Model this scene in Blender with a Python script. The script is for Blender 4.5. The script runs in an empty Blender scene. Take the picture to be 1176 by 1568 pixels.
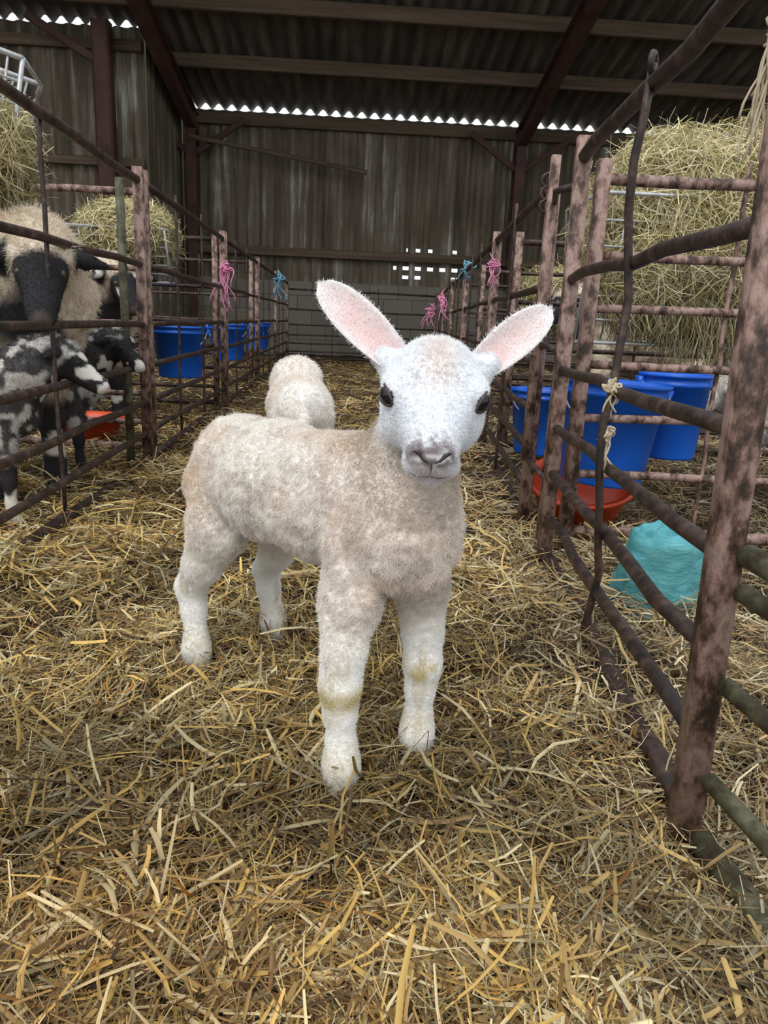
import bpy, math, random
import numpy as np
from mathutils import Vector, Matrix
from mathutils.bvhtree import BVHTree
rng=np.random.default_rng(7); random.seed(7)
scene=bpy.context.scene
COL=scene.collection
try:
    scene.view_settings.view_transform='Standard'
    scene.view_settings.look='None'
except Exception as e: print(e)

# ------------------------------------------------------------------ materials
def new_mat(name):
    m=bpy.data.materials.new(name); m.use_nodes=True
    nt=m.node_tree; b=nt.nodes['Principled BSDF']
    return m,nt,b
def ramp(nt,fac,stops):
    r=nt.nodes.new('ShaderNodeValToRGB')
    el=r.color_ramp.elements
    while len(el)<len(stops): el.new(0.5)
    for e,(p,c) in zip(el,stops): e.position=p; e.color=(*c,1)
    nt.links.new(fac,r.inputs[0]); return r
def noise(nt,scale,detail=6,rough=.6,vec=None):
    n=nt.nodes.new('ShaderNodeTexNoise'); n.inputs['Scale'].default_value=scale
    n.inputs['Detail'].default_value=detail; n.inputs['Roughness'].default_value=rough
    if vec is not None: nt.links.new(vec,n.inputs['Vector'])
    return n
def objco(nt,scale=None):
    t=nt.nodes.new('ShaderNodeTexCoord')
    if scale is None: return t.outputs['Object']
    m=nt.nodes.new('ShaderNodeMapping'); m.inputs['Scale'].default_value=scale
    nt.links.new(t.outputs['Object'],m.inputs['Vector']); return m.outputs[0]
def bump(nt,b,h,strength=.4,dist=.01):
    bn=nt.nodes.new('ShaderNodeBump'); bn.inputs['Strength'].default_value=strength
    bn.inputs['Distance'].default_value=dist
    nt.links.new(h,bn.inputs['Height']); nt.links.new(bn.outputs[0],b.inputs['Normal'])
def noise_mat(name,scale,stops,rough=.6,metal=0,vs=None,bs=.4,bd=.004,detail=8):
    m,nt,b=new_mat(name); co=objco(nt,vs)
    n=noise(nt,scale,detail,.65,co); r=ramp(nt,n.outputs[0],stops)
    nt.links.new(r.outputs[0],b.inputs['Base Color'])
    b.inputs['Roughness'].default_value=rough; b.inputs['Metallic'].default_value=metal
    if bs: bump(nt,b,n.outputs[0],bs,bd)
    return m
def attr_mat(name,rough=.6,trans=0,spec=.3,sss=0):
    m,nt,b=new_mat(name)
    a=nt.nodes.new('ShaderNodeAttribute'); a.attribute_name='Col'
    nt.links.new(a.outputs['Color'],b.inputs['Base Color'])
    b.inputs['Roughness'].default_value=rough
    b.inputs['Specular IOR Level'].default_value=spec
    return m
M_pink=noise_mat('red_oxide_paint',38,[(.38,(.030,.018,.012)),(.445,(.10,.055,.038)),(.50,(.22,.13,.10)),(.58,(.37,.245,.205)),(.68,(.21,.145,.11))],.6,0,(1,1,.6),.8,.003,12)
M_rail=noise_mat('rusty_rail',34,[(.38,(.018,.012,.010)),(.52,(.05,.029,.022)),(.64,(.11,.065,.048)),(.76,(.22,.15,.12))],.5,.15,None,.7,.003,12)
M_green=noise_mat('green_paint_worn',30,[(.38,(.04,.025,.015)),(.48,(.075,.07,.035)),(.6,(.14,.14,.085)),(.7,(.22,.17,.11))],.6,0,None,.7,.003,12)
M_galv=noise_mat('galvanised_wire',30,[(.3,(.35,.36,.36)),(.7,(.65,.66,.66))],.45,.5)
M_beam=noise_mat('oxide_steel_beam',4,[(.3,(.05,.02,.015)),(.7,(.13,.06,.045))],.7)
M_timber=noise_mat('old_timber',3,[(.3,(.08,.055,.035)),(.7,(.21,.15,.10))],.85,0,(.3,6,6))
M_roof=noise_mat('fibre_cement_roof',2.2,[(.3,(.075,.064,.052)),(.5,(.14,.12,.098)),(.7,(.27,.24,.20))],.9,0,(3,.4,1))
M_blue=noise_mat('blue_plastic',5,[(.3,(.0,.10,.60)),(.7,(.01,.16,.80))],.35,0,None,.1)
M_red=noise_mat('orange_red_plastic',5,[(.3,(.55,.05,.015)),(.7,(.8,.10,.03))],.4,0,None,.1)
M_turq=noise_mat('turquoise_plastic',14,[(.3,(.04,.25,.29)),(.5,(.10,.40,.44)),(.72,(.2,.54,.56))],.5,0,(1,1,3),.9,.012)
M_twp=noise_mat('pink_twine',60,[(.3,(.75,.2,.42)),(.7,(.9,.42,.6))],.7)
M_twc=noise_mat('cream_twine',60,[(.3,(.5,.4,.25)),(.7,(.75,.65,.48))],.8)
M_twb=noise_mat('blue_twine',60,[(.3,(.1,.3,.45)),(.7,(.25,.5,.62))],.8)
M_straw=attr_mat('straw',.5,spec=.3)
M_fur=attr_mat('fur',.85,spec=.15)
M_skin=attr_mat('skin_wool',.8,spec=.2)
M_dark=noise_mat('dark_skin',80,[(.3,(.03,.022,.022)),(.7,(.07,.05,.048))],.45,0,None,.2,.001)
M_lid=noise_mat('eyelid_skin',80,[(.3,(.03,.02,.02)),(.7,(.09,.06,.058))],.6,0,None,.2,.001)
m,nt,b=new_mat('eye_glossy'); 
n=noise(nt,200,3,.5,objco(nt)); r=ramp(nt,n.outputs[0],[(.3,(.006,.006,.010)),(.7,(.014,.013,.020))])
nt.links.new(r.outputs[0],b.inputs['Base Color']); b.inputs['Roughness'].default_value=.05; M_eye=m
M_amber=noise_mat('amber_eye',90,[(.3,(.035,.018,.006)),(.7,(.10,.055,.015))],.1,0,None,0)

m,nt,b=new_mat('cladding_sheet')
co=objco(nt,(3.2,3.2,.22)); n1=noise(nt,2.2,8,.7,co)
n2=noise(nt,1.1,4,.6,objco(nt))
mx=nt.nodes.new('ShaderNodeMath'); mx.operation='MULTIPLY_ADD'; nt.links.new(n2.outputs[0],mx.inputs[0]); mx.inputs[1].default_value=.35
nt.links.new(n1.outputs[0],mx.inputs[2])
r=ramp(nt,mx.outputs[0],[(.48,(.075,.056,.036)),(.64,(.16,.127,.086)),(.75,(.25,.21,.155)),(.86,(.62,.59,.52))])
nt.links.new(r.outputs[0],b.inputs['Base Color']); b.inputs['Roughness'].default_value=.85; M_clad=m
m,nt,b=new_mat('block_wall')
br=nt.nodes.new('ShaderNodeTexBrick'); br.inputs['Scale'].default_value=1
tc=nt.nodes.new('ShaderNodeTexCoord'); sp=nt.nodes.new('ShaderNodeSeparateXYZ'); cb=nt.nodes.new('ShaderNodeCombineXYZ')
nt.links.new(tc.outputs['Object'],sp.inputs[0])
ad=nt.nodes.new('ShaderNodeMath'); nt.links.new(sp.outputs[0],ad.inputs[0]); nt.links.new(sp.outputs[1],ad.inputs[1])
nt.links.new(ad.outputs[0],cb.inputs[0]); nt.links.new(sp.outputs[2],cb.inputs[1]); nt.links.new(cb.outputs[0],br.inputs['Vector'])
br.inputs['Brick Width'].default_value=.44; br.inputs['Row Height'].default_value=.22; br.inputs['Mortar Size'].default_value=.008
br.inputs['Color1'].default_value=(.30,.27,.21,1); br.inputs['Color2'].default_value=(.22,.20,.155,1); br.inputs['Mortar'].default_value=(.16,.14,.11,1)
nt.links.new(br.outputs[0],b.inputs['Base Color']); b.inputs['Roughness'].default_value=.9; M_block=m
m,nt,b=new_mat('packed_bedding'); co=objco(nt)
n=noise(nt,30,10,.75,co); n2=noise(nt,2.5,5,.6,co)
r=ramp(nt,n.outputs[0],[(.32,(.02,.011,.005)),(.5,(.075,.042,.018)),(.66,(.18,.11,.045)),(.8,(.3,.2,.09))])
mm=nt.nodes.new('ShaderNodeMixRGB'); mm.blend_type='MULTIPLY'; mm.inputs[0].default_value=.7
r2=ramp(nt,n2.outputs[0],[(.3,(.35,.3,.26)),(.7,(1,1,1))])
nt.links.new(r.outputs[0],mm.inputs[1]); nt.links.new(r2.outputs[0],mm.inputs[2]); nt.links.new(mm.outputs[0],b.inputs['Base Color'])
b.inputs['Roughness'].default_value=.9; bump(nt,b,n.outputs[0],.8,.02); M_ground=m

# ------------------------------------------------------------------ mesh helpers
def npmesh(name,V,F,col=None,smooth=True):
    V=np.asarray(V,np.float32); F=np.asarray(F,np.int32)
    me=bpy.data.meshes.new(name); k=F.shape[1]
    me.vertices.add(len(V)); me.vertices.foreach_set('co',V.ravel())
    me.loops.add(F.size); me.loops.foreach_set('vertex_index',F.ravel())
    me.polygons.add(len(F)); me.polygons.foreach_set('loop_start',np.arange(0,F.size,k,dtype=np.int32))
    me.polygons.foreach_set('loop_total',np.full(len(F),k,np.int32))
    me.update(calc_edges=True); me.validate()
    me.polygons.foreach_set('use_smooth',np.full(len(me.polygons),smooth))
    if col is not None:
        a=me.color_attributes.new('Col','FLOAT_COLOR','POINT')
        c=np.ones((len(V),4),np.float32); c[:,:3]=col; a.data.foreach_set('color',c.ravel())
    return me
def add_obj(name,me,parent=None):
    o=bpy.data.objects.new(name,me); COL.objects.link(o)
    if parent is not None: o.parent=parent
    return o
def empty(name,loc=(0,0,0),rot=0):
    o=bpy.data.objects.new(name,None); COL.objects.link(o); o.location=loc; o.rotation_euler=(0,0,rot); o.empty_display_size=.05
    return o
def nrm(a): a=np.asarray(a,float); return a/(np.linalg.norm(a)+1e-12)
class MB:
    def __init__(s): s.v=[];s.f=[];s.m=[]
    def tube(s,pts,r,sides=8,mi=0,cap=True):
        pts=[np.array(p,float) for p in pts]; n=len(pts)
        if np.isscalar(r): r=[r]*n
        base=len(s.v); up=None
        for i in range(n):
            t=nrm(pts[min(i+1,n-1)]-pts[max(i-1,0)])
            if up is None:
                up=np.array([0,0,1.]) if abs(t[2])<.9 else np.array([1.,0,0])
            a=nrm(up-t*np.dot(up,t)); b_=np.cross(t,a); up=a
            for k in range(sides):
                an=2*math.pi*k/sides+math.pi/sides
                s.v.append(pts[i]+r[i]*(a*math.cos(an)+b_*math.sin(an)))
        for i in range(n-1):
            for k in range(sides):
                k2=(k+1)%sides
                s.f.append((base+i*sides+k,base+i*sides+k2,base+(i+1)*sides+k2,base+(i+1)*sides+k)); s.m.append(mi)
        if cap:
            s.f.append(tuple(base+k for k in range(sides))[::-1]); s.m.append(mi)
            s.f.append(tuple(base+(n-1)*sides+k for k in range(sides))); s.m.append(mi)
    def bar(s,p0,p1,w,d,mi=0,side=(1,0,0)):
        p0=np.array(p0,float);p1=np.array(p1,float);t=nrm(p1-p0)
        a=np.array(side,float);a=nrm(a-t*np.dot(a,t));b_=np.cross(t,a)
        c=min(w,d)*.12; base=len(s.v)
        prof=[(-w/2+c,-d/2),(w/2-c,-d/2),(w/2,-d/2+c),(w/2,d/2-c),(w/2-c,d/2),(-w/2+c,d/2),(-w/2,d/2-c),(-w/2,-d/2+c)]
        for p in (p0,p1):
            for x,y in prof: s.v.append(p+a*x+b_*y)
        for k in range(8):
            k2=(k+1)%8; s.f.append((base+k,base+k2,base+8+k2,base+8+k)); s.m.append(mi)
        s.f.append(tuple(base+k for k in range(8))[::-1]); s.m.append(mi)
        s.f.append(tuple(base+8+k for k in range(8))); s.m.append(mi)
    def lathe(s,prof,c=(0,0,0),n=40,mi=0,fn=None):
        base=len(s.v); c=np.array(c,float)
        for i,(r,z) in enumerate(prof):
            for k in range(n):
                a=2*math.pi*k/n; p=np.array([r*math.cos(a),r*math.sin(a),z])
                if fn: p=fn(p)
                s.v.append(c+p)
        for i in range(len(prof)-1):
            for k in range(n):
                k2=(k+1)%n; s.f.append((base+i*n+k,base+i*n+k2,base+(i+1)*n+k2,base+(i+1)*n+k)); s.m.append(mi)
    def obj(s,name,mats,smooth=False,parent=None,auto=True):
        me=bpy.data.meshes.new(name); me.from_pydata([tuple(map(float,v)) for v in s.v],[],s.f)
        for mt in mats: me.materials.append(mt)
        me.polygons.foreach_set('material_index',s.m)
        me.update()
        if smooth:
            me.polygons.foreach_set('use_smooth',[len(p.vertices)==4 for p in me.polygons])
        return add_obj(name,me,parent)

def hash3(i,j,k,seed):
    h=(i*374761393+j*668265263+k*2147483647+seed*1274126177)&0xffffffff
    h=((h^(h>>13))*1274126177)&0xffffffff
    return ((h^(h>>16))&0xffff)/65535.
def vn(P,f,seed=0):
    P=np.asarray(P)*f+100; I=np.floor(P).astype(np.int64); T=P-I; T=T*T*(3-2*T); r=0
    for a in (0,1):
        for b_ in (0,1):
            for c in (0,1):
                w=(T[...,0] if a else 1-T[...,0])*(T[...,1] if b_ else 1-T[...,1])*(T[...,2] if c else 1-T[...,2])
                r=r+w*hash3(I[...,0]+a,I[...,1]+b_,I[...,2]+c,seed)
    return r
def sstep(a,b,x): t=np.clip((x-a)/(b-a),0,1); return t*t*(3-2*t)
def mixc(c,c2,w): return c*(1-w[:,None])+np.array(c2)*w[:,None]

# ------------------------------------------------------------------ SDF modelling
class SDF:
    def __init__(s,lo,hi,h):
        s.lo=np.array(lo,float); s.h=h; s.n=np.ceil((np.array(hi)-s.lo)/h).astype(int)+1
        s.ax=[s.lo[i]+h*np.arange(s.n[i]) for i in range(3)]; s.v=np.full(s.n,.5)
    def blk(s,lo,hi):
        i0=np.clip(np.floor((np.array(lo)-s.lo)/s.h).astype(int),0,s.n-1); i1=np.clip(np.ceil((np.array(hi)-s.lo)/s.h).astype(int)+1,1,s.n)
        sl=tuple(slice(a,b) for a,b in zip(i0,i1))
        G=np.stack(np.meshgrid(*[s.ax[i][sl[i]] for i in range(3)],indexing='ij'),-1)
        return sl,G
    def put(s,sl,d,k,sub=False):
        v=s.v[sl]
        if sub:
            d=-d; h=np.clip(.5-.5*(v-d)/k,0,1); s.v[sl]=v*(1-h)+d*h+k*h*(1-h)
        else:
            h=np.clip(.5+.5*(v-d)/k,0,1); s.v[sl]=v*(1-h)+d*h-k*h*(1-h)
    def cone(s,a,b,r1,r2,k=.02):
        a=np.array(a,float);b=np.array(b,float);m=max(r1,r2)+k+2.5*s.h
        sl,G=s.blk(np.minimum(a,b)-m,np.maximum(a,b)+m)
        ab=b-a; t=np.clip(((G-a)@ab)/(ab@ab+1e-12),0,1)
        d=np.linalg.norm(G-a-t[...,None]*ab,axis=-1)-(r1+(r2-r1)*t); s.put(sl,d,k)
    def chain(s,pts,k=.02):
        for (p,r),(q,r2) in zip(pts[:-1],pts[1:]): s.cone(p,q,r,r2,k)
    def ell(s,c,rad,R=None,k=.02,sub=False):
        c=np.array(c,float);rad=np.array(rad,float); m=rad.max()+k+2.5*s.h
        sl,G=s.blk(c-m,c+m); q=G-c
        if R is not None: q=q@np.array(R).T
        k0=np.linalg.norm(q/rad,axis=-1);k1=np.linalg.norm(q/rad**2,axis=-1)+1e-9
        s.put(sl,k0*(k0-1)/k1,k,sub)
    def mesh(s):
        v=s.v; ins=v<0; n=s.n
        c=[(i,j,k) for i in (0,1) for j in (0,1) for k in (0,1)]
        def sub(A,o): return A[o[0]:n[0]-1+o[0],o[1]:n[1]-1+o[1],o[2]:n[2]-1+o[2]]
        cnt=sum(sub(ins,o).astype(np.int8) for o in c)
        idx=np.argwhere((cnt>0)&(cnt<8))
        val=[v[idx[:,0]+o[0],idx[:,1]+o[1],idx[:,2]+o[2]] for o in c]
        acc=np.zeros((len(idx),3)); num=np.zeros(len(idx))
        for a in range(8):
            for b_ in range(a+1,8):
                d=np.array(c[b_])-np.array(c[a])
                if np.abs(d).sum()!=1: continue
                A=val[a];B=val[b_];cr=(A<0)!=(B<0); t=np.where(cr,A/(A-B+1e-15),0)
                acc+=cr[:,None]*(np.array(c[a])+t[:,None]*d); num+=cr
        V=s.lo+s.h*(idx+acc/num[:,None])
        mp=np.full(n,-1,np.int64); mp[idx[:,0],idx[:,1],idx[:,2]]=np.arange(len(idx))
        Fs=[]
        for ax in range(3):
            e=[0,0,0];e[ax]=1; u=(ax+1)%3;w=(ax+2)%3
            A=ins[:n[0]-e[0],:n[1]-e[1],:n[2]-e[2]];B=ins[e[0]:,e[1]:,e[2]:]
            E=np.argwhere(A!=B); E=E[(E[:,u]>0)&(E[:,w]>0)]
            def g(du,dw):
                q=E.copy();q[:,u]+=du;q[:,w]+=dw; return mp[q[:,0],q[:,1],q[:,2]]
            Q=np.stack([g(-1,-1),g(0,-1),g(0,0),g(-1,0)],1)
            fl=~A[E[:,0],E[:,1],E[:,2]]; Q[fl]=Q[fl][:,::-1]
            Fs.append(Q[(Q>=0).all(1)])
        return V,np.concatenate(Fs)
def smooth_v(V,F,it=2,lam=.5):
    E=np.concatenate([F[:,[i,(i+1)%4]] for i in range(4)]); 
    for _ in range(it):
        S=np.zeros_like(V);N=np.zeros(len(V))
        for a,b_ in ((0,1),(1,0)):
            for d in range(3): S[:,d]+=np.bincount(E[:,a],V[E[:,b_],d],len(V))
            N+=np.bincount(E[:,a],minlength=len(V))
        V=V*(1-lam)+lam*S/N[:,None]
    return V
def vnormals(V,F):
    fn=np.cross(V[F[:,2]]-V[F[:,0]],V[F[:,3]]-V[F[:,1]]); N=np.zeros_like(V)
    for i in range(4):
        for d in range(3): N[:,d]+=np.bincount(F[:,i],fn[:,d],len(V))
    return N/(np.linalg.norm(N,axis=1,keepdims=True)+1e-12)

def fur(name,V,F,colf,n,lenf,rad,groom,parent,mat=M_fur,jit=.35,curl=.3,lift=.9,cf=120,cj=1.6):
    a=V[F[:,0]];b_=V[F[:,1]];c=V[F[:,2]];d=V[F[:,3]]
    ar=np.linalg.norm(np.cross(c-a,d-b_),axis=1); N=vnormals(V,F)
    fi=rng.choice(len(F),n,p=ar/ar.sum()); u=rng.random((n,1));w=rng.random((n,1))
    W=[(1-u)*(1-w),u*(1-w),u*w,(1-u)*w]
    P=sum(W[i]*V[F[fi,i]] for i in range(4)); Nn=sum(W[i]*N[F[fi,i]] for i in range(4)); Nn/=np.linalg.norm(Nn,axis=1,keepdims=True)+1e-9
    L=lenf(P,Nn)*rng.uniform(.6,1.15,n); keep=L>1e-4; P=P[keep];Nn=Nn[keep];L=L[keep];n=len(P)
    C=colf(P,Nn)*rng.uniform(.9,1.06,(n,1)); C=np.clip(C,0,1)
    g=groom(P,Nn); g=g-Nn*(g*Nn).sum(1,keepdims=True)
    clump=np.stack([vn(P,cf,s_)-.5 for s_ in (1,2,3)],1)*cj
    D=Nn*lift+g+clump*jit*1.5+rng.normal(0,jit,(n,3)); D/=np.linalg.norm(D,axis=1,keepdims=True)
    S=np.cross(D,Nn+rng.normal(0,.3,(n,3))); S/=np.linalg.norm(S,axis=1,keepdims=True)+1e-9
    K=4; pts=np.zeros((n,K,3)); ph=rng.uniform(-1,1,(n,1))
    for i,t in enumerate((-.1,.35,.7,1.)):
        pts[:,i]=P+D*(L*t)[:,None]+S*ph*(L*curl*t*t)[:,None]+g*(L*.5*t*t)[:,None]
    cu=bpy.data.hair_curves.new(name)
    cu.add_curves([K]*n)
    cu.attributes['position'].data.foreach_set('vector',pts.astype(np.float32).ravel())
    ra=cu.attributes.get('radius') or cu.attributes.new('radius','FLOAT','POINT')
    rr=np.tile(np.array([1,.85,.6,.2],np.float32)*rad,n); ra.data.foreach_set('value',rr)
    ca=cu.attributes.new('Col','FLOAT_COLOR','CURVE'); cc=np.ones((n,4),np.float32);cc[:,:3]=C; ca.data.foreach_set('color',cc.ravel())
    cu.materials.append(mat)
    o=bpy.data.objects.new(name,cu); COL.objects.link(o); o.parent=parent
    return o

def ear_mesh(base,tip,face,W,thick=.004,cup=.35,droop=0.,nu=16,nv=11):
    base=np.array(base,float);tip=np.array(tip,float);L=np.linalg.norm(tip-base);d=(tip-base)/L
    n=np.array(face,float); n=nrm(n-d*np.dot(n,d)); s=np.cross(d,n)
    V=[];inn=[]
    for lay in (0,1):
        for i in range(nu):
            u=i/(nu-1); w=W*((1-u)**.55)*(.56+1.25*u)*.97
            for j in range(nv):
                v=-1+2*j/(nv-1)
                cf=cup*(1-.55*u)
                p=base+d*(L*u)+s*(v*w)+n*(cf*w*(v*v-.35))+n*droop*u*u*L
                if lay: p=p-n*thick*(1-v*v)*(1.2-u)-n*.0006
                V.append(p); inn.append((1-lay)*(1-abs(v)**3)*(1-u**4))
    F=[]
    for lay in (0,1):
        for i in range(nu-1):
            for j in range(nv-1):
                o=lay*nu*nv; q=[o+i*nv+j,o+(i+1)*nv+j,o+(i+1)*nv+j+1,o+i*nv+j+1]
                F.append(q if lay==0 else q[::-1])
    for i in range(nu-1):
        for j in (0,nv-1):
            q=[i*nv+j,(i+1)*nv+j,nu*nv+(i+1)*nv+j,nu*nv+i*nv+j]
            F.append(q[::-1] if j==0 else q)
    F=np.array(F); V=np.array(V)
    fn=np.cross(V[F[0,2]]-V[F[0,0]],V[F[0,3]]-V[F[0,1]])
    if fn@n<0: F=F[:,::-1]
    return V,F,np.array(inn)

# ================================================================== MAIN LAMB
lamb=empty('lamb',(0,0,0))
S=SDF((-.31,.60,-.012),(.23,1.36,.58),.004)
O=np.array([.0915,.815,.476]); f=nrm([-.085,-.94,-.33]); s_=nrm(np.array([1,0,.0])-f*f[0]); u_=np.cross(f,s_); 
if u_[2]<0: u_=-u_
def H(a,b,c): return O+s_*a+f*b+u_*c
RH=np.stack([s_,f,u_])
S.chain([((.058,.862,.322),.075),((-.02,.948,.322),.078),((-.095,1.04,.320),.079),((-.150,1.115,.320),.078)],.028)
S.ell((-.165,1.135,.314),(.070,.064,.078),None,.03)
S.ell((.072,.832,.308),(.060,.056,.072),None,.028)
S.ell((.02,.90,.348),(.066,.068,.062),None,.03)
S.chain([((.062,.868,.352),.062),((.078,.866,.405),.046),((.088,.856,.45),.041)],.025)
# head
S.ell(O,(.0545,.058,.050),RH,.014)
S.ell(H(0,.035,-.006),(.046,.050,.043),RH,.014)
S.cone(H(0,.03,-.002),H(0,.104,-.014),.036,.0235,.016)
S.cone(H(0,.02,-.036),H(0,.095,-.035),.029,.0165,.016)
for sg in (-1,1):
    S.ell(H(sg*.032,.016,-.022),(.021,.034,.030),RH,.016)
    S.ell(H(sg*.038,.030,.021),(.018,.022,.014),RH,.012)
    S.ell(H(sg*.013,.113,-.010),(.013,.014,.012),RH,.008)
    S.ell(H(sg*.015,.102,-.031),(.013,.017,.011),RH,.009)
S.ell(H(0,.098,-.046),(.013,.015,.008),RH,.008)
S.ell(H(0,.005,.038),(.032,.038,.018),RH,.02)
for sg in (-1,1): S.cone(H(sg*.040,-.02,.015),H(sg*.057,-.026,.026),.020,.013,.014)
def leg(pts,k=.013): S.chain([(np.array(p),r*(.83 if p[2]>.27 else .76 if p[2]>.2 else .735)) for p,r in pts],k)
leg([((.018,.850,.29),.052),((.008,.828,.225),.043),((.001,.806,.165),.031),((-.001,.798,.128),.0300),((.000,.796,.095),.0225),((.002,.793,.05),.0215),((.003,.787,.030),.0265),((.003,.782,.010),.0255)])
leg([((.094,.900,.29),.050),((.098,.888,.225),.042),((.103,.880,.165),.0305),((.104,.872,.125),.0295),((.103,.872,.09),.0222),((.102,.871,.048),.0210),((.101,.866,.028),.0260),((.101,.860,.010),.0255)])
leg([((-.188,1.12,.29),.070),((-.192,1.085,.235),.056),((-.219,1.10,.175),.038),((-.245,1.130,.125),.030),((-.240,1.123,.09),.0230),((-.235,1.110,.045),.0215),((-.233,1.102,.028),.0260),((-.230,1.095,.010),.0255)])
leg([((-.115,1.165,.28),.062),((-.098,1.145,.225),.050),((-.115,1.195,.165),.034),((-.137,1.237,.12),.0285),((-.132,1.232,.085),.0230),((-.125,1.224,.045),.0215),((-.122,1.218,.028),.0255),((-.118,1.21,.010),.0250)])
S.chain([(np.array((-.205,1.19,.345)),.020),(np.array((-.225,1.215,.28)),.016),(np.array((-.228,1.218,.20)),.013)],.015)
for sg in (-1,1):
    S.ell(H(sg*.0125,.1275,-.008),(.0055,.006,.0032),RH,.003,sub=True)
V,F=S.mesh(); V=smooth_v(V,F,2,.4)
N=vnormals(V,F)
HC=np.array([0,.045,-.008])
q=(V-O)@RH.T
hd=sstep(.13,.10,np.linalg.norm(q-HC,axis=1))
rg=1-2*np.abs(vn(V,85,6)-.5)
V=V+N*((vn(V,45,3)-.5)*.006*(1-hd)*sstep(.15,.25,V[:,2])+((rg-.6)*.0042+(vn(V,150,5)-.5)*.0035)*(1-hd)*sstep(.12,.22,V[:,2]))[:,None]
def lamb_col(P,Nn):
    n=len(P); c=np.tile(np.array([.91,.87,.81]),(n,1)); q=(P-O)@RH.T
    big=vn(P,9,11); med=vn(P,24,12); fi=vn(P,70,13)
    body=sstep(.18,.26,P[:,2])
    w=sstep(.42,.75,big*.6+med*.4)*body; c=mixc(c,[.82,.68,.56],w*.65)
    gr=sstep(.54,.72,vn(P,14,31)*.5+vn(P,40,32)*.5)*body; c=mixc(c,[.54,.47,.41],gr*.45)
    gr2=sstep(.50,.66,vn(P,110,36)*.6+vn(P,30,37)*.4)*body; c=mixc(c,[.64,.56,.49],gr2*.40)
    for px,py,pz,pr in ((-.075,.955,.335,.018),(-.01,.90,.345,.016),(-.045,.93,.29,.014),(.03,.80,.30,.016)):
        bm=np.exp(-(((P-np.array([px,py,pz]))/pr)**2).sum(1)); c=mixc(c,[.52,.38,.27],bm*.5)
    sh=np.exp(-(((P-np.array([.04,.83,.33]))/np.array([.08,.09,.07]))**2).sum(1)); c=mixc(c,[.86,.69,.57],sh*.45*(.4+.9*med))
    rp=np.exp(-(((P-np.array([-.24,1.10,.30]))/np.array([.06,.08,.07]))**2).sum(1)); c=mixc(c,[.78,.60,.42],rp*.6*(.4+fi))
    nk=np.exp(-(((P-np.array([.04,.87,.42]))/np.array([.05,.05,.03]))**2).sum(1)); c=mixc(c,[.48,.36,.22],nk*.75)  # brownish shadow behind the head, painted on the neck top
    lg=sstep(.20,.15,P[:,2]); c=mixc(c,[.93,.92,.89],lg)
    st=sstep(.6,.72,vn(P*np.array([1,1,.35]),60,35))*lg; c=mixc(c,[.62,.54,.40],st*.45)
    kn=np.exp(-((P[:,2]-.118+.03*(med-.5))/.015)**2)*lg*(P[:,1]<1.0); c=mixc(c,[.62,.52,.24],kn*.85*sstep(.25,.5,fi*.5+med*.5))
    an=np.exp(-((P[:,2]-.045)/.02)**2); c=mixc(c,[.66,.57,.40],an*.45*fi*1.6)
    dirt=sstep(.038,.0,P[:,2]); c=mixc(c,[.34,.29,.22],dirt*.85)
    hw=sstep(.115,.09,np.linalg.norm((q-HC)*np.array([1,.8,1.1]),axis=1))*(P[:,1]<.86)*sstep(-.075,-.06,q[:,2])
    c=mixc(c,[.90,.92,.95],hw)
    un=sstep(-.045,-.062,q[:,2])*sstep(.14,.11,np.linalg.norm(q-HC,axis=1)); c=mixc(c,[.60,.52,.44],un*.65)  # chin shadow on the neck, darkened in the wool colour
    pk=np.exp(-(((q-np.array([0,.02,.045]))/np.array([.020,.040,.03]))**2).sum(1)); c=mixc(c,[.84,.66,.54],pk*.7*(.3+med))
    for sx in (-1,1):
        ek=np.exp(-(((q-np.array([sx*.040,.062,.002]))/np.array([.012,.014,.014]))**2).sum(1)); c=mixc(c,[.62,.60,.64],ek*.5)
    ns=np.exp(-(((q-np.array([0,.128,-.008]))/np.array([.026,.024,.014]))**2).sum(1)); c=mixc(c,[.19,.145,.145],np.clip(ns*1.9,0,1)*(.35+.6*sstep(.3,.6,vn(P,190,8))))
    mo=np.exp(-(((q-np.array([0,.110,-.034]))/np.array([.027,.024,.013]))**2).sum(1)); c=mixc(c,[.52,.42,.41],np.clip(mo*.95,0,1)*(.35+.6*fi))
    return c
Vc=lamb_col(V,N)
ears=[ear_mesh(H(-.042,-.022,.024),(-.038,.842,.590),(.25,-1,.15),.0305,cup=.5,droop=-.05),
      ear_mesh(H(.045,-.022,.021),(.223,.845,.574),(-.2,-1,.15),.0285,cup=.5,droop=-.05)]
AV=[V];AF=[F];AC=[Vc];off=len(V)
for ev,ef,inn in ears:
    ec=np.tile(np.array([.88,.86,.85]),(len(ev),1)); ec=mixc(ec,[.80,.53,.51],np.clip(inn*1.15*(.5+.7*vn(ev,60,4)),0,1)*.85)
    AV.append(ev);AF.append(ef+off);AC.append(ec);off+=len(ev)
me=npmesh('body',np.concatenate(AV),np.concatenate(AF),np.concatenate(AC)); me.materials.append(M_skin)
add_obj('body',me,lamb)
bvh=BVHTree.FromPolygons([Vector(v) for v in V.tolist()],F.tolist())
def cast(p,d):
    h=bvh.ray_cast(Vector(p),Vector(nrm(d))); return np.array(h[0]) if h[0] is not None else np.array(p)
eyep=[]
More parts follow.
